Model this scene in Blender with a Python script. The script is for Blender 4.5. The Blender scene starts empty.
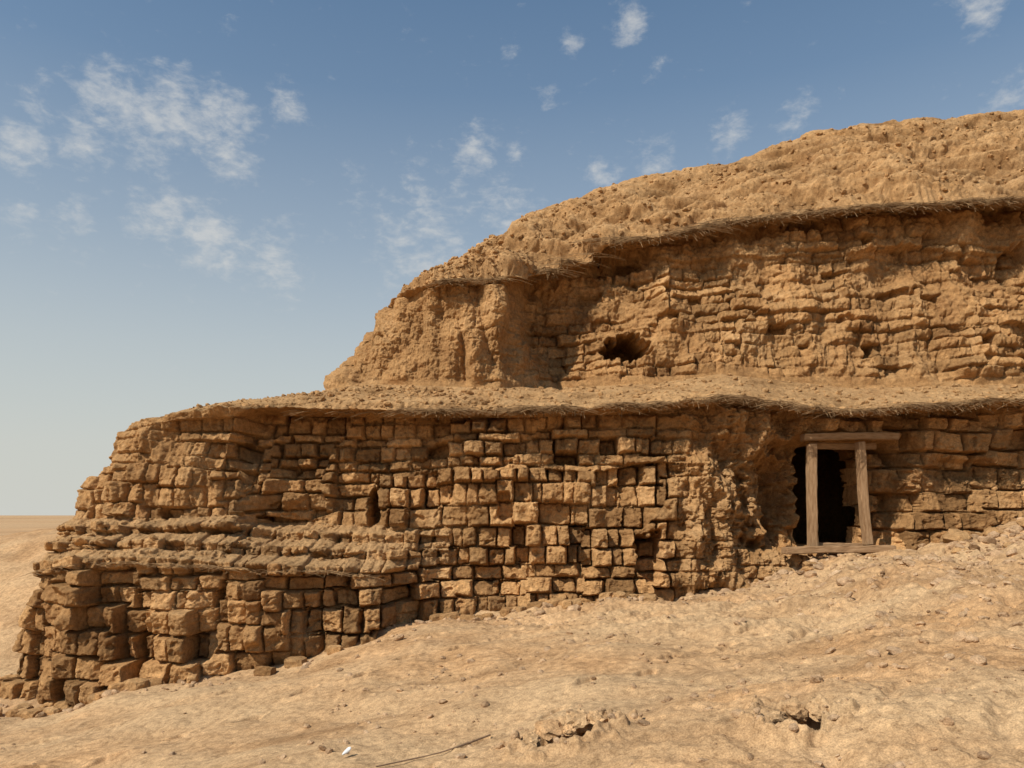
import bpy, bmesh, math, random
import numpy as np
from mathutils import Vector
random.seed(4); rng=np.random.default_rng(7)

# ------------------------------------------------------------------ helpers
F=768.0; EYE=1.6
def P(px,py,Y):            # survey measurement (bearing, height, distance) -> world metres
    return ((px-512)*Y/F, Y, EYE+(515-py)*Y/F)
def sstep(a,b,x):
    t=np.clip((x-a)/(b-a),0,1); return t*t*(3-2*t)
def hsh(a,b,seed=0):
    a=a.astype(np.int64)&0xffffffff; b=b.astype(np.int64)&0xffffffff
    h=(a*374761393+b*668265263+(seed+11)*2246822519)&0xffffffff
    h=((h^(h>>13))*1274126177)&0xffffffff
    h=((h^(h>>16))*2654435769)&0xffffffff
    h=h^(h>>15)
    return (h&0xffffff).astype(np.float32)/np.float32(16777215.0)
GT=np.stack([np.cos(np.linspace(0,2*np.pi,1024,endpoint=False)),np.sin(np.linspace(0,2*np.pi,1024,endpoint=False))]).astype(np.float32)
def perlin(x,y,seed=0):
    x=np.asarray(x,np.float64); y=np.asarray(y,np.float64)
    x,y=np.broadcast_arrays(x,y)
    xi=np.floor(x); yi=np.floor(y); fx=(x-xi).astype(np.float32); fy=(y-yi).astype(np.float32)
    xi=xi.astype(np.int64); yi=yi.astype(np.int64)
    u=fx*fx*fx*(fx*(fx*6-15)+10); v=fy*fy*fy*(fy*(fy*6-15)+10)
    def g(dx,dy):
        a=(hsh(xi+dx,yi+dy,seed)*1023).astype(np.int32)
        return GT[0][a]*(fx-dx)+GT[1][a]*(fy-dy)
    return ((g(0,0)*(1-u)+g(1,0)*u)*(1-v)+(g(0,1)*(1-u)+g(1,1)*u)*v)*1.5
def fbm(x,y,seed=0,o=4,gain=.5):
    r=0;a=1.0
    for i in range(o):
        r=r+a*perlin(x,y,seed+i*7); x=x*2.03+3.1; y=y*2.03+1.7; a*=gain
    return r
def worley(x,y,seed=0):
    xi=np.floor(x); yi=np.floor(y)
    f1=np.full(x.shape,9.,np.float32); idd=np.zeros(x.shape,np.float32)
    fx=(x-xi).astype(np.float32); fy=(y-yi).astype(np.float32)
    for dx in (-1,0,1):
        for dy in (-1,0,1):
            h1=hsh(xi+dx,yi+dy,seed); h2=(h1*97.31)%1
            d=np.hypot(dx+h1-fx,dy+h2-fy)
            m=d<f1
            idd=np.where(m,(h1*7.31+h2*3.77)%1,idd); f1=np.where(m,d,f1)
    return f1,f1,idd
def link(o,parent=None):
    bpy.context.scene.collection.objects.link(o)
    if parent: o.parent=parent
    return o
def fast_mesh(name,co,faces,mat,smooth=True,parent=None,attr=None):
    me=bpy.data.meshes.new(name)
    n=faces.shape[1]
    me.vertices.add(len(co)); me.vertices.foreach_set('co',np.ascontiguousarray(co,np.float32).ravel())
    me.loops.add(faces.size); me.loops.foreach_set('vertex_index',np.ascontiguousarray(faces,np.int32).ravel())
    me.polygons.add(len(faces))
    me.polygons.foreach_set('loop_start',np.arange(0,faces.size,n,dtype=np.int32))
    me.polygons.foreach_set('use_smooth',np.full(len(faces),smooth))
    me.update(calc_edges=True)
    if attr is not None:
        a=me.attributes.new('tint','FLOAT_COLOR','POINT')
        a.data.foreach_set('color',np.ascontiguousarray(attr,np.float32).ravel())
    me.materials.append(mat)
    return link(bpy.data.objects.new(name,me),parent)
def grid_faces(nv,nc):
    i=np.arange(nv-1)[:,None]*nc+np.arange(nc-1)[None,:]
    return np.stack([i,i+1,i+nc+1,i+nc],-1).reshape(-1,4)

# ------------------------------------------------------------------ materials
def mat_new(name):
    m=bpy.data.materials.new(name); m.use_nodes=True
    nt=m.node_tree; b=nt.nodes['Principled BSDF']; b.inputs['Roughness'].default_value=.95
    b.inputs['Specular IOR Level'].default_value=.1
    return m,nt,b
def N(nt,t,**k):
    n=nt.nodes.new(t)
    for a,v in k.items(): setattr(n,a,v)
    return n
def noise(nt,vec,scale,detail=6,rough=.6):
    n=N(nt,'ShaderNodeTexNoise'); n.inputs['Scale'].default_value=scale; n.inputs['Detail'].default_value=detail
    n.inputs['Roughness'].default_value=rough
    nt.links.new(vec,n.inputs['Vector']); return n.outputs['Fac']
def ramp(nt,fac,stops):
    r=N(nt,'ShaderNodeValToRGB'); e=r.color_ramp.elements
    while len(e)<len(stops): e.new(.5)
    for q,(p,c) in zip(e,stops): q.position=p; q.color=(*c,1)
    nt.links.new(fac,r.inputs[0]); return r.outputs[0]
def mix(nt,fac,a,b,mode='MIX'):
    m=N(nt,'ShaderNodeMix',data_type='RGBA',blend_type=mode)
    for s,v in ((m.inputs[0],fac),(m.inputs[6],a),(m.inputs[7],b)):
        if isinstance(v,(int,float)): s.default_value=v
        elif isinstance(v,tuple): s.default_value=(*v,1)
        else: nt.links.new(v,s)
    return m.outputs[2]
def bump(nt,b,h,strength,dist):
    n=N(nt,'ShaderNodeBump'); n.inputs['Strength'].default_value=strength; n.inputs['Distance'].default_value=dist
    nt.links.new(h,n.inputs['Height']); nt.links.new(n.outputs[0],b.inputs['Normal'])

def earth_mat(name,dark,mid,light,pale,bs=.6):
    m,nt,b=mat_new(name)
    geo=N(nt,'ShaderNodeNewGeometry'); pos=geo.outputs['Position']
    at=N(nt,'ShaderNodeAttribute',attribute_name='tint'); sep=N(nt,'ShaderNodeSeparateColor')
    nt.links.new(at.outputs['Color'],sep.inputs[0])
    n1=noise(nt,pos,1.3,8,.65); n2=noise(nt,pos,14,6,.7); n3=noise(nt,pos,90,4,.7)
    c1=ramp(nt,n1,[(.32,dark),(.5,mid),(.68,light)])
    c2=ramp(nt,n2,[(.3,(.60,.57,.54)),(.5,(1,1,1)),(.72,(1.34,1.34,1.32))])
    c=mix(nt,1.0,c1,c2,'MULTIPLY')
    c3=ramp(nt,n3,[(.32,(.60,.57,.54)),(.5,(1,1,1)),(.7,(1.38,1.38,1.36))])
    c=mix(nt,.9,c,c3,'MULTIPLY')
    cb=ramp(nt,sep.outputs[0],[(0,(.55,.53,.51)),(.5,(1,1,1)),(1,(1.38,1.40,1.42))])
    c=mix(nt,1.0,c,cb,'MULTIPLY')
    c=mix(nt,sep.outputs[1],c,mix(nt,1.0,mix(nt,.9,c2,c3,'MULTIPLY'),pale,'MULTIPLY'))
    nt.links.new(c,b.inputs['Base Color'])
    h=N(nt,'ShaderNodeMath',operation='ADD'); nt.links.new(n2,h.inputs[0]); nt.links.new(n3,h.inputs[1])
    bump(nt,b,h.outputs[0],bs,.03)
    return m
wall_m=earth_mat('mud_brick',(.35,.180,.072),(.43,.235,.096),(.49,.285,.128),(.50,.300,.140),.9)
ground_m=earth_mat('desert_sand',(.37,.208,.096),(.44,.256,.122),(.48,.297,.154),(.49,.317,.168),.5)
stone_m=earth_mat('stone',(.28,.165,.085),(.40,.25,.135),(.52,.36,.22),(.48,.31,.18),.6)

def simple_mat(name,c1,c2,scale=20,stretch=(1,1,1)):
    m,nt,b=mat_new(name)
    tc=N(nt,'ShaderNodeTexCoord'); mp=N(nt,'ShaderNodeMapping'); mp.inputs['Scale'].default_value=stretch
    nt.links.new(tc.outputs['Object'],mp.inputs[0])
    n=noise(nt,mp.outputs[0],scale,6,.65)
    nt.links.new(ramp(nt,n,[(.3,c1),(.7,c2)]),b.inputs['Base Color']); bump(nt,b,n,.5,.01)
    return m
reed_m=simple_mat('dry_reed',(.13,.07,.03),(.38,.24,.12),9)
wood_m=simple_mat('weathered_wood',(.20,.11,.05),(.42,.26,.14),14,(3,3,.4))
stick_m=simple_mat('stick_bark',(.16,.10,.06),(.28,.18,.11),30)
white_m=simple_mat('white_chip',(.65,.62,.57),(.8,.78,.74),30)

# ------------------------------------------------------------------ ruin body (lofted courses, displaced)
R=[]
R.append([(-32,760,10.5),(130,750,10.3),(385,690,10.5),(415,680,11.9),(660,650,12.0),(760,640,12.0),(900,620,12.0),(1024,590,11.9),(1280,540,11.8)])
R.append([(-28,704,10.5),(60,702,10.3),(130,690,10.2),(260,665,10.3),(360,636,10.6),(385,627,10.9),(410,620,11.7),(440,612,11.9),(560,600,11.9),(660,590,11.95),(700,582,11.9),(760,580,11.9),(800,562,12.0),(900,553,12.0),(1024,520,11.9),(1280,470,11.8)])
R.append([(24,576,10.6),(80,564,10.35),(130,564,10.25),(260,571,10.35),(330,573,10.6),(380,577,11.1),(410,575,11.7),(440,572,12.1),(640,565,12.05),(700,555,11.95),(780,540,12.0),(900,520,12.05),(1024,490,11.9),(1280,440,11.8)])
R.append([(54,520,12.0),(100,517,11.7),(170,517,11.55),(236,514,11.6),(278,520,12.4),(380,526,12.35),(450,530,12.15),(640,520,12.1),(700,510,11.85),(800,500,12.0),(900,485,12.05),(1024,465,12.0),(1280,420,11.9)])
R.append([(108,434,12.5),(140,424,11.95),(180,419,11.75),(238,416,11.8),(266,416,12.75),(400,418,12.55),(500,418,12.35),(640,414,12.3),(690,408,12.0),(730,404,11.9),(800,414,12.1),(850,418,12.1),(900,414,12.05),(1024,406,11.95),(1280,398,11.85)])
R.append([(116,426,12.4),(140,418,11.9),(180,412,11.7),(238,409,11.8),(290,407,12.05),(400,410,12.0),(500,410,11.95),(600,407,11.85),(680,402,11.7),(730,398,11.6),(800,407,11.65),(850,411,11.6),(900,407,11.6),(1024,400,11.55),(1280,392,11.45)])
R.append([(318,390,13.3),(370,384,13.0),(440,386,12.8),(500,388,12.8),(530,386,13.6),(560,386,13.8),(600,386,13.5),(650,384,13.3),(720,374,13.2),(760,378,13.2),(850,388,13.1),(1024,384,13.0),(1280,375,13.0)])
R.append([(384,300,13.6),(440,286,13.1),(505,284,13.2),(530,284,14.5),(588,268,14.8),(606,254,14.3),(640,248,14.2),(770,225,14.1),(870,213,13.95),(1024,206,13.8),(1280,200,13.7)])
R.append([(388,293,13.4),(440,280,12.95),(510,277,13.0),(535,276,13.7),(585,264,13.95),(606,248,13.85),(640,240,13.75),(700,228,13.7),(770,217,13.65),(870,206,13.45),(1024,199,13.3),(1280,190,13.2)])
R.append([(424,284,14.2),(450,264,14.8),(500,237,15.3),(530,213,15.6),(560,206,15.8),(620,185,16),(665,175,16.2),(700,167,16.3),(740,160,16.4),(775,148,16.5),(810,137,16.6),(835,128,16.7),(860,125,16.8),(930,120,16.8),(1024,113,17),(1280,102,17.2)])
R.append([(480,300,19),(560,225,21),(700,195,22),(860,175,22),(1024,165,22),(1280,160,22)])
R.append([(470,560,27),(1280,560,27)])
counts=[24,176,96,170,16,46,210,14,150,26,12]
NW=60
U=np.concatenate([np.linspace(0,.8,1540,endpoint=False),np.linspace(.8,1,120)])
NC=NW+len(U)
def rowcurve(pts):
    w=np.array([P(*p) for p in pts]); x0,y0,z0=w[0]
    us,xs_=.36,-.16
    x=np.where(U<us,x0+(xs_-x0)*U/us,xs_+(w[-1,0]-xs_)*(U-us)/(1-us))
    y=np.interp(x,w[:,0],w[:,1]); z=np.interp(x,w[:,0],w[:,2])
    def sm(a,k):
        ap=np.pad(a,k,mode='edge'); return np.convolve(ap,np.ones(2*k+1)/(2*k+1),'valid')
    y=sm(y,8); z=sm(z,5)
    y=y+.45*np.exp(-(x-x0)/.3)
    t=np.linspace(1,0,NW,endpoint=False)**2
    xw=x0+1.6*t**1.5; yw=y[0]+7*t; zw=z[0]+0*t
    return np.stack([np.concatenate([xw,x]),np.concatenate([yw,y]),np.concatenate([zw,z])],-1)
C=[rowcurve(r) for r in R]
V=[];SID=[];T=[];ROWI=[0]
for k,n in enumerate(counts):
    ts=np.arange(n)/n
    if k==len(counts)-1: ts=np.linspace(0,1,n)
    for t in ts:
        V.append(C[k]*(1-t)+C[k+1]*t); SID.append(k); T.append(t)
    ROWI.append(len(V))
V=np.array(V); SID=np.array(SID)[:,None]*np.ones((1,NC)); T=np.array(T)[:,None]*np.ones((1,NC))
NV=V.shape[0]
X,Y,Z=V[...,0].copy(),V[...,1].copy(),V[...,2].copy()
S=X.copy(); S[:,:NW]=X[:,NW:NW+1]-(Y[:,:NW]-Y[:,NW:NW+1])
front=np.ones((NV,NC)); front[:,:NW]=0
# stepped courses on the lower terrace: brick risers alternating with sloping silt
terr=(SID==2)&(X<-1.0)
bl_=np.floor(S*2.0+.4*perlin(S,T*3,8))
tt=T+.07*perlin(S*.6,T*0+.3,3)+.03*perlin(S*5,T*5,4)+.05*(hsh(bl_,T*0,5)-.5)
nst=3.0; q=np.clip(tt,0,.999)*nst; fr=q-np.floor(q)
ty=np.minimum((np.floor(q)+np.clip((fr-.5)/.5,0,1))/nst,1)
y0=C[2][:,1][None,:]; y1=C[3][:,1][None,:]
Y=np.where(terr,y0*(1-ty)+y1*ty,Y)
slopepart=np.where(terr,sstep(.50,.60,fr),0.)
riser=np.where(terr,1-.7*slopepart,1.)
def blur(a,k):
    c=np.cumsum(np.pad(a,((k+1,k),(0,0)),mode='edge'),0); return (c[2*k+1:]-c[:-2*k-1])/(2*k+1)
B=np.stack([blur(X,9),blur(Y,9),blur(Z,9)],-1)
du=np.gradient(B,axis=1); dv=np.gradient(B,axis=0)
nn=np.cross(du,dv); nn/=np.linalg.norm(nn,axis=-1,keepdims=True)+1e-9

def bricks(s,z,h,w0,seed,groove=.06,pro=.07,stack=.16,miss=.06,warp=.06,brk=.06,long=.62,lm=1.8,rag=1.):
    ss=s+.018*perlin(s*2.3,z*2.3,seed+2)+.008*perlin(s*8,z*8,seed+22)
    bk=np.floor(ss/1.05+.7*perlin(s*.4,z*.8,seed+31))
    zz=z+warp*perlin(s*.35,z*.6,seed)+.020*perlin(s*2.1,z*2.1,seed+1)+.006*perlin(s*7,z*7,seed+21)+brk*(hsh(bk,bk*0,seed+33)-.5)*2
    r=np.random.default_rng(seed)
    hs=h*r.uniform(.66,1.26,400); ed=np.cumsum(hs)-30*h
    row=np.clip(np.searchsorted(ed,zz.ravel()).reshape(zz.shape),1,399)
    lo=ed[row-1]; hh=ed[row]-lo; fv=(zz-lo)/hh
    blk=np.floor(ss/1.7+hsh(row,row*0,seed+3)*9)
    lg=hsh(row,blk*0,seed+4)+.5*(hsh(row,blk,seed+6)-.5)-.6*(hh/h-.95)>long
    w=np.where(lg,w0*lm,w0)
    c=(ss+r.uniform(0,5,400)[row])/w; c=c+.4*perlin(c*.9,row*3.7,seed+5)
    col=np.floor(c); fu=c-col; ids=col*3+np.where(lg,1,0)+blk*17
    # individual bricks sit slightly rotated in their beds
    tiltb=(hsh(ids,row,seed+50)-.5)*.12
    fv2=np.clip(fv+tiltb*(fu-.5),0,1); fu2=np.clip(fu+tiltb*1.5*(fv-.5),0,1)
    eu=np.minimum(fu2,1-fu2)*w*1.1; ev=np.minimum(fv2,1-fv2)*hh
    k=.016; e=np.minimum(eu,ev)-.5*np.clip(k-np.abs(eu-ev),0,1)**2/k
    e=e+rag*(.009*perlin(s*10,z*10,seed+8)+.007*perlin(s*26,z*26,seed+9))
    face=sstep(.002,.034,e)
    sc=ss-(fu-.5)*w; zc=zz-(fv-.5)*hh
    h1=hsh(ids,row,seed+10); h2=hsh(ids,row,seed+12)
    p=(h1-.5)*pro+stack*perlin(sc*1.3,zc*.6,seed+14)+stack*.5*perlin(sc*3.1,zc*.8,seed+15)
    p=p-np.where(h2<miss,.26,0)
    p=p+.05*(hsh(ids,row,seed+16)-.5)*(fu-.5)*2+.04*(hsh(ids,row,seed+17)-.6)*(fv-.5)*2
    p=p-.018*np.clip(1-e/.07,0,1)**2
    p=p-.05*rag*sstep(.38,.62,perlin(s*5.5,z*5.5,seed+40)+.35*perlin(s*15,z*15,seed+41))
    gv=groove*(.25+1.2*np.clip(.5+perlin(s*1.1,z*1.3,seed+18),0,1))
    return p*sstep(0,.02,e+.012)-gv*(1-face), hsh(ids,row,seed+13), face

D=np.zeros((NV,NC)); tint=np.full((NV,NC),.5); pale=np.zeros((NV,NC))
lower=SID<=3; upper=(SID==6); slopeU=(SID==8)|(SID==9); slopeL=(SID==5)
LR=slice(0,ROWI[4]); UR=slice(ROWI[6],ROWI[7])
def on(rows,fn):
    r=[np.zeros((NV,NC)) for _ in range(2)]
    a,b,_=fn(S[rows],Z[rows]); r[0][rows]=a; r[1][rows]=b; return r
g1,id1=on(LR,lambda s,z:bricks(s,z,.305,.245,31,groove=.19,pro=.19,stack=.34,miss=.08,brk=.10,long=.74,lm=1.7))
g0,id0=on(LR,lambda s,z:bricks(s,z,.225,.30,57,groove=.13,pro=.14,stack=.26,miss=.06,brk=.06,long=.6))
g2,id2=on(LR,lambda s,z:bricks(s,z,.32,.38,77,groove=.17,pro=.22,stack=.20,miss=.09,warp=.12,brk=.12,long=.7))
ztop=Z+.25*perlin(S*.8,Z*.3,12)
up=((ztop>2.35)|((S<-2.2)&(ztop>1.7)&(S>-4.2))).astype(float)
g1=np.where(up>0,g0,g1); id1=np.where(up>0,id0,id1)
mr=sstep(5.7,6.0,X)
rub=sstep(2.35,2.75,X+.25*perlin(Z*1.5,X*.5,9))*(1-sstep(4.7,5.3,X))
leftero=(1-sstep(-4.5,-4.0,X))*sstep(1.5,1.75,Z)
patch=sstep(-.6,.0,fbm(S*.8,Z*1.0,41,4)+.18)
bm=np.where(lower,1,0)*(1-.7*rub)*(1-.55*leftero)*(.4+.6*patch)
gb=g1*(1-mr)+g2*mr
fb=fbm(S*1.2,Z*1.2,51,5); fine=fbm(S*9,Z*9,61,4,.6)
w1a,_,wid=worley(S*2.6+.3*fine,Z*2.2,15)
lump=(.5-w1a)
Dl=gb*bm+.09*fb+.020*fine+rub*(.32*lump+.26*fbm(S*2,Z*1.2,71,4))+leftero*.14*fbm(S*2.5,Z*.9,72,4)
tl=.52+(np.where(mr>.5,id2,id1)-.5)*1.05*bm+.15*fb
# --- upper wall
g3,id3=on(UR,lambda s,z:bricks(s,z,.21,.30,131,groove=.07,pro=.10,stack=.18,miss=.06,warp=.12,rag=.7))
but=1-sstep(.1,.5,X)
ero=fbm(S*1.3,Z*.75,81,5)
patch2=sstep(-.35,.35,fbm(S*.6,Z*.8,45,3)+.1+.2*sstep(3,8,X))
Du=g3*(.12+.88*patch2)*(1-.75*but)+.18*ero+.034*fbm(S*7,Z*7,91,4,.6)+but*(.36*np.abs(perlin(S*1.9,Z*.6,87))-.12)
lz=(Z*.62+.3*perlin(S*.6,Z*.2,88)); ledges=sstep(.5,.62,lz%1)*.14*(hsh(np.floor(lz),np.floor(S/2+.4*perlin(S,Z,8)),4))
Du=Du-ledges*(1-but)
Du=Du*sstep(0,.1,T)
tu=.5+(id3-.5)*.6*patch2*(1-but)+.22*ero
# --- debris slopes
A2=Z+.6*Y
pa,_,pid=worley(S*7,A2*7,19); pc,_,pid2=worley(S*17,A2*17,29)
big=fbm(S*.5,A2*1.1,95,4,.45)
big2=fbm(S*1.5,A2*2.0,96,4,.5)
hum=np.abs(perlin(S*.9+.3*big2,A2*1.9,98))
Ds=.28*big+.08*big2+.11*sstep(0,.35,hum)+.03*np.clip(.42-pa,0,1)*(pid>.5)*2+.016*np.clip(.45-pc,0,1)*(pid2>.3)*2+.012*fbm(S*12,A2*12,97,3)
env=np.where(SID==8,sstep(0,.12,T)*(1-.55*sstep(.7,1,T)),.45)
env=np.where(slopeL,sstep(0,.2,T)*.35*(1-sstep(.8,1,T)),env)
D=np.where(lower,Dl,D); D=np.where(upper,Du,D); D=np.where(slopeU,Ds*env-.02,D); D=np.where(slopeL,Ds*env,D)
D=np.where(terr,g1*.75*riser+.05*fb+.028*fine+.03*fbm(S*3,A2*3,55,3)+slopepart*.035*np.clip(.42-pa,0,1)*(pid>.4)*2,D)
lipn=.14*fbm(S*1.5,S*0+.7,101,4,.6)+.03*perlin(S*15,S*0,5)
lipmask=np.where((SID==4),T,0)+np.where(SID==5,1-np.minimum(T*5,1),0)+np.where(SID==7,T,0)+np.where(SID==8,1-np.minimum(T*8,1),0)
D=D+lipn*lipmask+.02*fine*(lipmask>0)
D=D+np.where(X<-2.1,.08*(np.where(SID==1,sstep(.955,.985,T),0)+np.where(SID==2,1-sstep(.0,.08,T),0))*(.6+1.8*perlin(S*2,S*0+2,7)),0)
tint=np.where(lower,tl,tint); tint=np.where(upper,tu,tint)
tint=np.where(slopeU|slopeL,.46+.35*(pid-.5)*(pa<.4)+.3*big2+.35*big,tint)
pale=np.where(slopeL,.6+.4*big2,pale); pale=np.where(slopeU,.35+.5*big2,pale); pale=np.where(terr,.15+.6*slopepart,pale)
pale=np.where(lower&~terr,rub*.5*sstep(0,.5,fbm(S*2,Z*2,111,3)+.15),pale)
# --- openings and hollows
def hole(cx,cz,rx,rz,depth,p=2.,ns=.3,sharp=.16,band=(0,20)):
    global D
    ii=np.where((np.abs(X[:,NW:]-cx)<rx*2.2+.1).any(0))[0]+NW
    c0,c1=ii[0],ii[-1]+1
    X_,Z_,Y_=X[:,c0:c1],Z[:,c0:c1],Y[:,c0:c1]
    a,b=int(cx*10)%50,int(cz*10)%50
    dx=(X_-cx)/rx+ns*perlin(X_*4,Z_*4,a)+ns*.5*perlin(X_*11,Z_*11,a+1); dz=(Z_-cz)/rz+ns*perlin(X_*4+9,Z_*4,b)+ns*.5*perlin(X_*11,Z_*11,b+1)
    r=(np.abs(dx)**p+np.abs(dz)**p)**(1/p)
    mk=sstep(1+sharp,1-sharp,r)*((Y_>band[0])&(Y_<band[1]))
    D[:,c0:c1]-=depth*mk; full=np.zeros((NV,NC)); full[:,c0:c1]=mk; return full
def hp(px,py,Yd,wpx,hpx,depth,**k):
    x,_,z=P(px,py,Yd); return hole(x,z,wpx*Yd/F/2,hpx*Yd/F/2,depth,**k)
hp(629,345,13.5,44,30,1.6,sharp=.14,ns=.35)
hp(628,300,13.8,60,90,.22,sharp=.6)
hp(372,508,12.2,13,36,.8,p=3)
hp(132,658,10.2,11,46,.8,p=4)
hp(648,556,12,24,46,.7,p=3)
hp(560,330,14.0,60,100,.25,sharp=.6)
hp(505,505,12.1,14,26,.22,p=3)
hp(745,235,14,60,16,.14,sharp=.4,ns=.6); hp(805,226,14,30,9,.3,ns=.6); hp(930,300,13.6,20,10,.2,ns=.9,sharp=.4)
hp(615,262,14.2,44,16,.45,sharp=.4); hp(1018,275,13.6,26,60,.35,p=3)
hp(845,318,13.5,18,9,.18,ns=.9,sharp=.4); hp(900,290,13.5,24,9,.2,ns=.9,sharp=.4)
for a_,b_,c_ in ((1003,143,34),(972,141,18),(925,158,22),(1016,152,14)):
    hp(a_,b_,16.4,c_,7,.5,sharp=.35,ns=.5,band=(14.8,18))
hp(775,495,12,64,92,.48,sharp=.4); hp(735,452,12,40,50,.2,sharp=.6)
hp(842,495,12.0,138,116,.60,p=5,ns=.1,sharp=.1)
mdoor=hp(843,494,12.0,62,108,.25,p=8,ns=.02,sharp=.04)
hp(905,452,12,40,24,.22,sharp=.4); hp(965,470,12,60,20,.18,sharp=.5)
dirv=nn.copy()
fw=np.where((SID<=7)|(X>4.3)&(SID<8),.65,.1)[...,None]
dirv=dirv*(1-fw)+np.array([0,-1,0])*fw
dirv[:,:NW]=nn[:,:NW]
deep=(D<-.5)[...,None]
dirv=np.where(deep,np.array([0.,-1.,0.]),dirv)
deepU=((D<-.3)&(SID==8))[...,None]; dirv=np.where(deepU,np.array([0.,-1.,-.1]),dirv)
dirv/=np.linalg.norm(dirv,axis=-1,keepdims=True)+1e-9
G=np.stack([X,Y,Z],-1)+dirv*D[...,None]
attr=np.stack([np.clip(tint,0,1),np.clip(pale,0,1),np.zeros_like(tint),np.ones_like(tint)],-1).reshape(-1,4)
ruin=link(bpy.data.objects.new('mudbrick_ruin',None))
GF=grid_faces(NV,NC); GF=GF[(mdoor.ravel()[GF]>.9).sum(1)<4]
fast_mesh('eroded_brick_walls',G.reshape(-1,3),GF,wall_m,True,ruin,attr)
# chamber behind the doorway (five inner faces, open toward the door)
xa,xb,ya,yb,za,zb=3.6,8.6,12.74,17.0,.35,2.95
cv=np.array([(xa,ya,za),(xb,ya,za),(xb,yb,za),(xa,yb,za),(xa,ya,zb),(xb,ya,zb),(xb,yb,zb),(xa,yb,zb)])
cf=np.array([(0,1,2,3),(4,7,6,5),(3,2,6,7),(0,3,7,4),(1,5,6,2)])
fast_mesh('chamber',cv,cf,wall_m,False,ruin,np.tile([.3,0,0,1],(8,1)))

# ------------------------------------------------------------------ ground
gl=np.array([P(*p) for p in [(-60,708,10.6),(0,705,10.4),(50,708,10.2),(130,692,10.2),(260,668,10.3),(360,642,10.6),(400,628,11.3),(440,616,11.9),(560,608,11.9),(660,596,12),(700,588,12),(760,584,12),(800,568,12),(900,558,12),(940,542,12),(1024,522,11.9),(1280,470,11.8)]])
def base_h(x,y):
    zw=np.interp(x,gl[:,0],gl[:,2]); zw=np.where(x<gl[0,0],zw+.04*(x-gl[0,0]),zw)
    zf=.165*np.clip(x,-14,16)
    yw=np.interp(x,[-5,-1.5],[10.2,11.7])
    t=np.clip((y-3)/(yw-3),0,1); t=t*.75+.25*t*t
    z=zf*(1-t)+zw*t
    left=sstep(-4.5,-7.5,x)
    hill=sstep(11.5,19,y)*(1-sstep(20,34,y))*left
    z=z*(1-hill)+(1.0+.16*(x+13))*hill
    z=z-1.0*sstep(12.25,12.7,y)*(1-sstep(26,30,y))*sstep(-5.5,-4.5,x)*(1-sstep(11,12,x))
    r=np.hypot(x,y-5)
    f=sstep(24,70,r)
    return z*(1-f)-9*f
def ground_h(x,y,detail=True):
    z=base_h(x,y)
    near=1-sstep(20,50,np.hypot(x,y))
    rough=.10+.90*sstep(-1.0,4.5,x+.5*perlin(x*.4,y*.4,3)*5+.3*(y-7))
    z=z+.11*fbm(x*.5,y*.5,203,3)*near*sstep(0,2,np.hypot(x,y))
    z=z+near*(.045*fbm(x*1.5,y*1.8,207,4,.55)*(.35+.8*rough)+.014*fbm(x*9,y*9,211,4,.62)*(.3+rough))
    rd=np.abs(perlin(x*1.1+.3*perlin(y*2,x,6),y*1.6,230)); z=z+near*rough*.07*sstep(.0,.25,rd)
    yw=np.interp(x,[-5,-1.5],[10.1,11.75]); z=z-.12*np.exp(-((y-yw)/.28)**2)*(x<3.5)*(.6+perlin(x*1.3,x*0,9))
    if detail:
        for (ax,ay,bx,by) in ((-4.5,6.5,2.6,11.0),(-1.5,4.6,4.8,9.6),(-5.2,7.9,.5,10.6)):
            L_=math.hypot(bx-ax,by-ay); tx,ty_=(bx-ax)/L_,(by-ay)/L_
            u=(x-ax)*tx+(y-ay)*ty_; v=-(x-ax)*ty_+(y-ay)*tx+.15*np.sin(u*1.1)
            k=np.floor(u/.62); fu=(u/.62-k-.5)*.62; side=np.where(k%2==0,.10,-.10)
            rr=np.hypot(fu/.14,(v-side)/.06)+.3*perlin(x*12,y*12,44)
            z=z-near*((u>0)&(u<L_))*(.04*sstep(1.15,.7,rr)-.016*np.exp(-((rr-1.4)/.25)**2))
        a,_,i=worley(x*4.2,y*4.2,61); c,_,j=worley(x*13,y*13,67); e,_,k=worley(x*32,y*32,69)
        z=z+near*(.055*np.clip(.30-a,0,1)*(i>.75)*rough+.030*np.clip(.36-c,0,1)*(j>.7)*(.1+rough)+.014*np.clip(.42-e,0,1)*(k>.5)*(.5+.5*rough))
    for px,py,rx,ry,dp in ((.36,5.10,.25,.20,.40),(1.70,4.62,.19,.17,.32)):
        rr=np.hypot((x-px)/rx,(y-py)/ry)+.5*perlin(x*8,y*8,31)+.2*perlin(x*24,y*24,32)
        z=z-dp*sstep(1.1,.8,rr)+.05*np.exp(-((rr-1.4)/.3)**2)*(1+perlin(x*14,y*14,5))
    return z
xs=np.concatenate([-np.geomspace(20000,14,60),np.arange(-13.5,-8.6,.05),np.arange(-8.6,8.8,.0135),np.arange(8.8,14,.08),np.geomspace(14.2,20000,60)])
yl=[2.6]
while yl[-1]<13: yl.append(yl[-1]+max(.007,.0021*yl[-1]))
ys=np.concatenate([-np.geomspace(20000,20,30),np.linspace(-18,2.4,60),np.array(yl),np.arange(13.1,36,.1),np.geomspace(37,20000,60)])
gx,gy=np.meshgrid(xs,ys)
gz=ground_h(gx,gy)
gt=.5+.32*fbm(gx*.9,gy*1.6,221,4)+.16*fbm(gx*8,gy*8,222,3)-.12*sstep(0,6,gx)
gp=np.clip(.45+.9*fbm(gx*.35+.2*gy,gy*.8,223,4),0,1)
ga=np.stack([np.clip(gt,0,1),gp,0*gp,0*gp+1],-1).reshape(-1,4)
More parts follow.
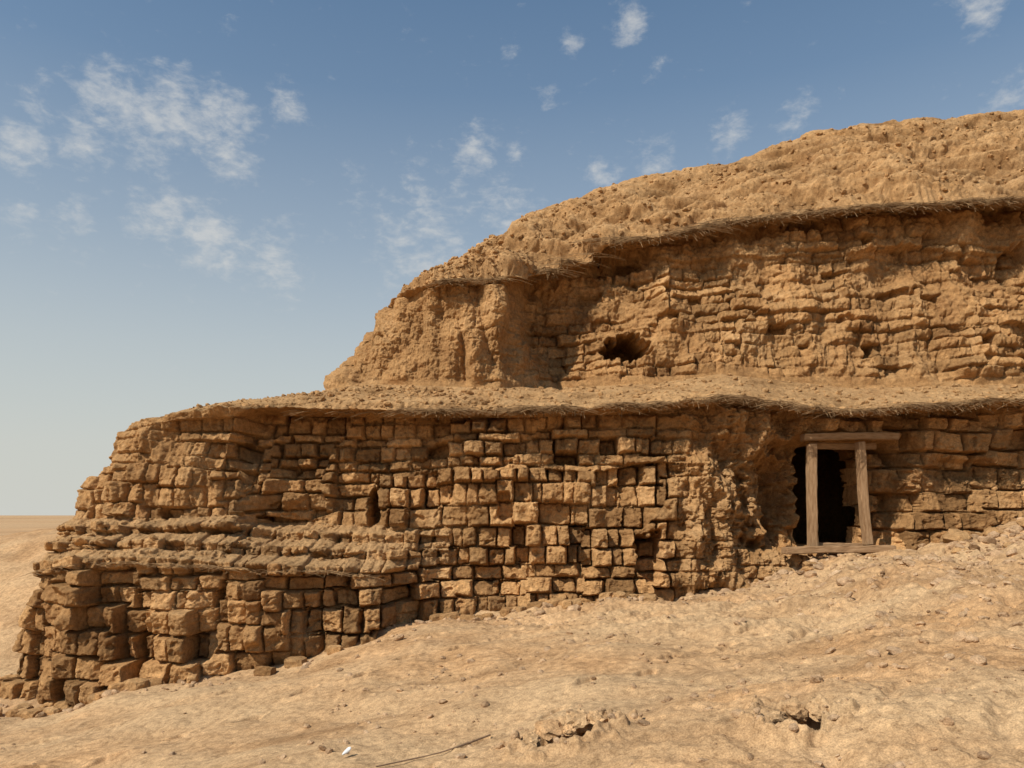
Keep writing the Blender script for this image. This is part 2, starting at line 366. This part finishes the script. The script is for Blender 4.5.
fast_mesh('desert_ground',np.stack([gx,gy,gz],-1).reshape(-1,3),grid_faces(*gx.shape),ground_m,True,None,ga)

# ------------------------------------------------------------------ stones, fallen bricks
def base_ico(sub):
    bm=bmesh.new(); bmesh.ops.create_icosphere(bm,subdivisions=sub,radius=1)
    v=np.array([x.co[:] for x in bm.verts]); f=np.array([[q.index for q in p.verts] for p in bm.faces]); bm.free(); return v,f
def base_block():
    bm=bmesh.new(); bmesh.ops.create_cube(bm,size=2); bmesh.ops.subdivide_edges(bm,edges=bm.edges,cuts=3,use_grid_fill=True)
    v=np.array([x.co[:] for x in bm.verts]); bmesh.ops.triangulate(bm,faces=bm.faces)
    f=np.array([[q.index for q in p.verts] for p in bm.faces]); bm.free()
    l=np.linalg.norm(v,axis=1,keepdims=True); v=v*(1-.2*np.clip(l-1.1,0,1)/.63); return v,f
def scatter(name,base,pos,scl,mat,jit=.18,tilt=.4,parent=None,tints=None,smooth=False,spin=6.28):
    v,f=base; n=len(pos); m=len(v)
    vv=v[None]*(1+jit*rng.standard_normal((n,m,1)).clip(-1.5,1.5)*.6)
    vv=vv*scl[:,None,:]
    def rot(a,i,j,vv):
        c,s=np.cos(a)[:,None],np.sin(a)[:,None]; o=vv.copy()
        o[...,i]=vv[...,i]*c-vv[...,j]*s; o[...,j]=vv[...,i]*s+vv[...,j]*c; return o
    vv=rot(rng.normal(0,tilt,n),1,2,vv); vv=rot(rng.normal(0,tilt,n),0,2,vv); vv=rot(rng.uniform(0,spin,n),0,1,vv)
    vv=vv+pos[:,None,:]
    ff=(f[None]+np.arange(n)[:,None,None]*m).reshape(-1,f.shape[1])
    t=rng.uniform(.15,.95,n) if tints is None else tints
    at=np.ones((n,m,4)); at[...,0]=t[:,None]; at[...,1]=rng.uniform(0,.8,n)[:,None]
    return fast_mesh(name,vv.reshape(-1,3),ff,mat,smooth,parent,at.reshape(-1,4))
ico=base_ico(2); ico1=base_ico(1); blk=base_block(); ico3=base_ico(3)
def gpos(x,y,sink): 
    return np.stack([x,y,ground_h(x,y,False)+sink],-1)
n=10000
x=rng.uniform(-8.5,9,n); y=3+9.5*rng.random(n)**.8
dens=.08+.92*sstep(-.2,.7,fbm(x*.6,y*.6,301,3)+.35*np.clip(x/4,-1,1))
keep=rng.random(n)<dens; x=x[keep]; y=y[keep]; n=len(x)
s=.005+.022*rng.random(n)**4*1.6; scl=np.stack([s*rng.uniform(.8,1.5,n),s*rng.uniform(.8,1.5,n),s*rng.uniform(.5,.9,n)],-1)
scatter('scattered_pebbles',ico1,gpos(x,y,s*.2),scl,stone_m)
def clump(cx,cy,rx,ry,n): return rng.normal(cx,rx,n),rng.normal(cy,ry,n)
L=[clump(6.7,10.9,.9,.5,200),clump(5.9,9.6,1.2,.9,240),clump(7.6,10.2,.8,1.2,200),clump(4.6,7,1.6,1.4,240),clump(3.6,5,1.2,.8,120),clump(.36,5.15,.22,.16,70),clump(1.7,4.65,.2,.15,60),
   clump(1.6,11.6,1.0,.15,80),clump(4.1,11.5,.5,.2,70),clump(-1,11.3,1.2,.2,60),clump(-5,9.9,1.5,.25,60)]
x=np.concatenate([l[0] for l in L]); y=np.concatenate([l[1] for l in L]); n=len(x)
s=.014+.065*rng.random(n)**3.6; s*=np.clip(y/9,.5,1.1); scl=np.stack([s*rng.uniform(.9,1.6,n),s*rng.uniform(.9,1.4,n),s*rng.uniform(.5,.9,n)],-1)
scatter('rubble_stones',ico,gpos(x,y,s*.15),scl,stone_m,.16)
bl=np.array([(6.55,11.3,.20),(7.05,11.25,.15),(7.5,11.0,.17),(6.3,10.8,.09),(7.9,11.2,.14),(5.3,11.3,.07),(6.85,10.6,.08),(8.2,10.9,.12),(4.45,11.45,.12),(4.15,11.6,.1),(4.3,11.2,.07)])
scatter('mud_boulders',ico,gpos(bl[:,0],bl[:,1],bl[:,2]*.25),np.stack([bl[:,2]*1.3,bl[:,2],bl[:,2]*.7],-1),wall_m,.22,.15,smooth=False)
cl_=np.array([(.27,5.19,.11,.10,.06),(.45,5.22,.10,.10,.065),(.58,5.17,.07,.09,.05),(.13,5.12,.06,.06,.045),(.38,5.08,.045,.04,.035),(1.60,4.70,.08,.09,.05),(1.74,4.72,.08,.08,.055),(1.87,4.68,.06,.07,.04),(1.66,4.58,.03,.03,.03)])
cp=np.stack([cl_[:,0],cl_[:,1],base_h(cl_[:,0],cl_[:,1])+.11*fbm(cl_[:,0]*.5,cl_[:,1]*.5,203,3)+.02],-1)
scatter('crusted_mud_clods',ico3,cp,cl_[:,2:5],ground_m,.20,.25,smooth=False,spin=3)
x=np.concatenate([rng.uniform(-7.2,-6.0,16),rng.uniform(-6,-2.3,16),rng.uniform(-1.3,2.3,30)]); n=len(x)
y=np.where(x<-1.8,np.interp(x,[-6,-2.3],[9.9,10.2])+rng.uniform(-.12,.15,n),11.6+rng.uniform(-.18,.1,n))
s=rng.uniform(.06,.12,n); scl=np.stack([s*1.3,s*.9,s*.75],-1)
scatter('fallen_mud_bricks',blk,gpos(x,y,.03),scl,wall_m,.08,.12)
def on_strip(k,n,t0=.02,t1=.98):
    r0,r1=ROWI[k],ROWI[k+1]
    r=(r0+(r1-r0)*rng.uniform(t0,t1,n)).astype(int); c=rng.integers(NW,NC-60,n); return G[r,c]
pp=np.concatenate([on_strip(5,2200),on_strip(8,4800),on_strip(2,900)])
pp=pp[(pp[:,0]<-.9)|(pp[:,2]>2)]
n=len(pp); s=.012+.05*rng.random(n)**5
scatter('slope_debris',ico1,pp,np.stack([s*1.3,s,s*.7],-1),wall_m,.18,.4,ruin)

# ------------------------------------------------------------------ reeds
def rods(name,p0,dirs,length,rad,mat,sag=.12,parent=None):
    n=len(p0); d=dirs/np.linalg.norm(dirs,axis=1,keepdims=True)
    up=np.array([0.,0,1.])+0*d; a=np.cross(d,up+.01*rng.standard_normal((n,3))); a/=np.linalg.norm(a,axis=1,keepdims=True)+1e-9; b=np.cross(d,a)
    ring=[]
    for t in (0,.5,1):
        c=p0+d*(length*t)[:,None]; c=c-np.array([0,0,1.])*(sag*length*t*t)[:,None]
        for k in range(3):
            an=k*2.0944; ring.append(c+(a*math.cos(an)+b*math.sin(an))*(rad*(1-.45*t))[:,None])
    v=np.stack(ring,1)
    f=[]
    for r in (0,1):
        for k in range(3): f.append([r*3+k,r*3+(k+1)%3,r*3+3+(k+1)%3,r*3+3+k])
    f=np.array(f); ff=(f[None]+np.arange(n)[:,None,None]*9).reshape(-1,4)
    return fast_mesh(name,v.reshape(-1,3),ff,mat,False,parent)
def fringe(row,n,xlo,xhi,rad=.006,ln=(.05,.2),name='reed_layer',zr=.025,th=.0):
    cols=np.where((G[row,:,0]>xlo)&(G[row,:,0]<xhi)&(np.arange(NC)>=NW))[0]
    c=rng.choice(cols,n); dens=fbm(G[row,c,0]*1.3,c*0.+.2,401,3); c=c[dens+rng.uniform(-.6,.9,n)>th]; n=len(c)
    p=G[row,c]+np.stack([rng.uniform(-.02,.02,n),rng.uniform(.0,.12,n),rng.uniform(-zr,zr,n)],-1)
    par=rng.random(n)<.4
    d=np.where(par[:,None],np.stack([rng.choice([-1,1],n)*1.,rng.normal(-.12,.12,n),rng.normal(0,.06,n)],-1),
               np.stack([rng.normal(0,.45,n),-np.ones(n),rng.normal(-.25,.3,n)],-1))
    l=rng.uniform(*ln,n)*np.where(par,2.2,1)
    p=p+np.where(par,-.1,0)[:,None]*np.array([0,1,0])
    rods(name,p,d,l,rad*rng.uniform(.5,1.3,n),reed_m,.2,ruin)
fringe(ROWI[5],3200,-1.8,12,name='lower_reed_layer')
fringe(ROWI[5]-4,1500,-3.4,12,name='lower_reed_underlayer',th=.2)
fringe(ROWI[8],3400,.6,14,name='upper_reed_layer',ln=(.05,.28))
fringe(ROWI[8]-4,1800,-1.2,14,name='upper_reed_underlayer')
fringe(ROWI[2]+2,900,-6.6,-2,.005,(.04,.12),name='terrace_reed_layer',zr=.02)

# ------------------------------------------------------------------ door frame
def plank(name,p0,p1,w,t,parent,seed=0,mat=wood_m):
    p0,p1=Vector(p0),Vector(p1); L=(p1-p0).length; bm=bmesh.new()
    bmesh.ops.create_cube(bm,size=1); bmesh.ops.scale(bm,vec=(w,t,L),verts=bm.verts)
    bmesh.ops.bevel(bm,geom=bm.edges[:],offset=.012,segments=2,affect='EDGES')
    es=[e for e in bm.edges if abs((e.verts[0].co-e.verts[1].co).z)>L*.6]
    bmesh.ops.subdivide_edges(bm,edges=es,cuts=14)
    r=random.Random(seed); ph=r.random()*6
    for v in bm.verts:
        z=v.co.z; v.co.x+=.010*math.sin(z*2.5+ph)+r.uniform(-.004,.004); v.co.y+=.008*math.sin(z*3.1+ph*2)+r.uniform(-.003,.003)
    me=bpy.data.meshes.new(name); bm.to_mesh(me); bm.free(); me.materials.append(mat)
    o=link(bpy.data.objects.new(name,me),parent); o.location=(p0+p1)/2
    o.rotation_euler=(p1-p0).to_track_quat('Z','Y').to_euler(); return o
door=link(bpy.data.objects.new('door_frame',None),ruin)
YD=12.0
def PD(px,py,Y=YD): return P(px,py,Y)
plank('left_post',PD(812,547),PD(812,444),.14,.12,door,1)
plank('right_post',PD(868,545),PD(859,442),.14,.12,door,2)
plank('lintel',PD(802,437.5,12.03),PD(897,436.5,12.03),.11,.20,door,3).rotation_euler.rotate_axis('Z',math.pi/2)
plank('sill_board',PD(784,551,11.72),PD(892,548,11.72),.28,.10,door,4)
plank('back_sill',PD(815,545,12.17),PD(862,545,12.17),.2,.07,door,6)
plank('inner_head_beam',PD(808,446,12.25),PD(875,446,12.25),.12,.10,door,7)

# ------------------------------------------------------------------ small things in the sand
def stick(name,pts,r,mat):
    cu=bpy.data.curves.new(name,'CURVE'); cu.dimensions='3D'; sp=cu.splines.new('NURBS'); sp.points.add(len(pts)-1)
    for q,p in zip(sp.points,pts): q.co=(*p,1); q.radius=random.uniform(.6,1.2)
    sp.use_endpoint_u=True; cu.bevel_depth=r; cu.bevel_resolution=2; cu.materials.append(mat); return link(bpy.data.objects.new(name,cu))
def gz1(x,y): return float(ground_h(np.array([x]),np.array([y]),False)[0])
pts=[]
for t in np.linspace(0,1,9):
    xx=-.90+.74*t; yy=5.1+.5*t+.03*math.sin(t*7); pts.append((xx,yy,gz1(xx,yy)+.022))
stick('dry_stick',pts,.007,stick_m)
pts=[(5.5+.25*t,7.6+.3*t,gz1(5.5+.25*t,7.6+.3*t)+.02) for t in np.linspace(0,1,4)]
stick('dry_stick',pts,.01,stick_m)
bm=bmesh.new(); bmesh.ops.create_icosphere(bm,subdivisions=2,radius=1)
for v in bm.verts: v.co=Vector((v.co.x*.016*(1+.4*v.co.y),v.co.y*.045,v.co.z*.012+.008*v.co.y**2))
me=bpy.data.meshes.new('white_shard'); bm.to_mesh(me); bm.free(); me.materials.append(white_m)
o=link(bpy.data.objects.new('white_shard',me)); o.location=(-1.16,5.38,gz1(-1.16,5.38)+.04); o.rotation_euler=(.45,.3,-.5)

# ------------------------------------------------------------------ light and sky
sd=Vector((-.55,-.48,.77)).normalized()
el=math.asin(sd.z); az=math.atan2(sd.x,sd.y)
sun=bpy.data.lights.new('sun','SUN'); sun.energy=5.0; sun.angle=math.radians(.5); sun.color=(1,.95,.86)
so=link(bpy.data.objects.new('sun',sun)); so.rotation_euler=sd.to_track_quat('Z','Y').to_euler(); so.location=(-10,-10,20)
w=bpy.data.worlds.new('World'); bpy.context.scene.world=w; w.use_nodes=True; nt=w.node_tree
bg=nt.nodes['Background']; sky=N(nt,'ShaderNodeTexSky',sky_type='NISHITA'); sky.sun_disc=False
sky.sun_elevation=el; sky.sun_rotation=az%(2*math.pi); sky.air_density=1.0; sky.dust_density=1.0; sky.ozone_density=2.0
tc=N(nt,'ShaderNodeTexCoord'); vec=tc.outputs['Generated']
sx=N(nt,'ShaderNodeSeparateXYZ'); nt.links.new(vec,sx.inputs[0])
hz=ramp(nt,sx.outputs['Z'],[(0,(.99,)*3),(.08,(.93,)*3),(.2,(.70,)*3),(.33,(.40,)*3),(.48,(.15,)*3),(.7,(.0,)*3)])
skyc=mix(nt,1.0,sky.outputs[0],(.85,1.25,1.36),'MULTIPLY')
skyc=mix(nt,hz,skyc,(7.1,7.15,6.6))
blobs=[(20,148,.035,1),(112,98,.05,.9),(170,112,.055,.95),(225,118,.045,.9),(285,104,.03,.8),(232,155,.04,.8),(88,150,.04,.8),(150,150,.045,.7),(22,212,.03,.55),
 (165,215,.055,.8),(210,238,.05,.95),(272,262,.055,.75),(630,25,.026,.95),(572,47,.018,.8),(655,68,.02,.7),(513,53,.016,.7),(475,150,.04,.85),(515,152,.02,.7),
 (550,98,.018,.6),(600,175,.03,.75),(732,130,.032,.7),(430,240,.10,.66),(500,215,.07,.56),(655,162,.035,.6),(985,3,.028,.8),(1005,103,.032,.7),(795,114,.03,.6),(360,180,.035,.5),(70,220,.05,.45),(40,105,.04,.5)]
acc=None
for px,py,r,a in blobs:
    d=Vector(((px-512)/F,1,(515-py)/F)).normalized()
    dn=N(nt,'ShaderNodeVectorMath',operation='DISTANCE'); nt.links.new(vec,dn.inputs[0]); dn.inputs[1].default_value=d
    mr_=N(nt,'ShaderNodeMapRange',interpolation_type='SMOOTHSTEP'); nt.links.new(dn.outputs['Value'],mr_.inputs[0])
    mr_.inputs[1].default_value=r*1.35; mr_.inputs[2].default_value=0; mr_.inputs[3].default_value=0; mr_.inputs[4].default_value=a
    if acc is None: acc=mr_.outputs[0]
    else:
        mx=N(nt,'ShaderNodeMath',operation='MAXIMUM'); nt.links.new(acc,mx.inputs[0]); nt.links.new(mr_.outputs[0],mx.inputs[1]); acc=mx.outputs[0]
mp=N(nt,'ShaderNodeMapping'); mp.inputs['Scale'].default_value=(1,1,1.9); nt.links.new(vec,mp.inputs[0])
def nz(sc,det,ro,di):
    n1=N(nt,'ShaderNodeTexNoise'); n1.inputs['Scale'].default_value=sc; n1.inputs['Detail'].default_value=det; n1.inputs['Roughness'].default_value=ro; n1.inputs['Distortion'].default_value=di
    nt.links.new(mp.outputs[0],n1.inputs['Vector']); return n1.outputs['Fac']
na=nz(22,8,.65,.4); nb=nz(55,7,.6,.2)
av=N(nt,'ShaderNodeMath',operation='MULTIPLY_ADD'); nt.links.new(nb,av.inputs[0]); av.inputs[1].default_value=.5
m2=N(nt,'ShaderNodeMath',operation='MULTIPLY'); nt.links.new(na,m2.inputs[0]); m2.inputs[1].default_value=.55; nt.links.new(m2.outputs[0],av.inputs[2])
ma=N(nt,'ShaderNodeMath',operation='MULTIPLY_ADD'); nt.links.new(acc,ma.inputs[0]); ma.inputs[1].default_value=.33; nt.links.new(av.outputs[0],ma.inputs[2])
cl=N(nt,'ShaderNodeMapRange',interpolation_type='SMOOTHSTEP'); nt.links.new(ma.outputs[0],cl.inputs[0])
cl.inputs[1].default_value=.60; cl.inputs[2].default_value=.98; cl.inputs[3].default_value=0; cl.inputs[4].default_value=.75
out=mix(nt,cl.outputs[0],skyc,(7.6,7.6,7.4))
nt.links.new(out,bg.inputs[0]); bg.inputs[1].default_value=.085

# ------------------------------------------------------------------ camera
cam=bpy.data.cameras.new('camera'); cam.lens=27; cam.sensor_width=36; cam.shift_y=131/1024; cam.clip_end=60000
co=link(bpy.data.objects.new('camera',cam)); co.location=(0,0,EYE); co.rotation_euler=(math.pi/2,0,0)
bpy.context.scene.camera=co
sc=bpy.context.scene; sc.view_settings.view_transform='Standard'; sc.view_settings.look='None'; sc.view_settings.exposure=0
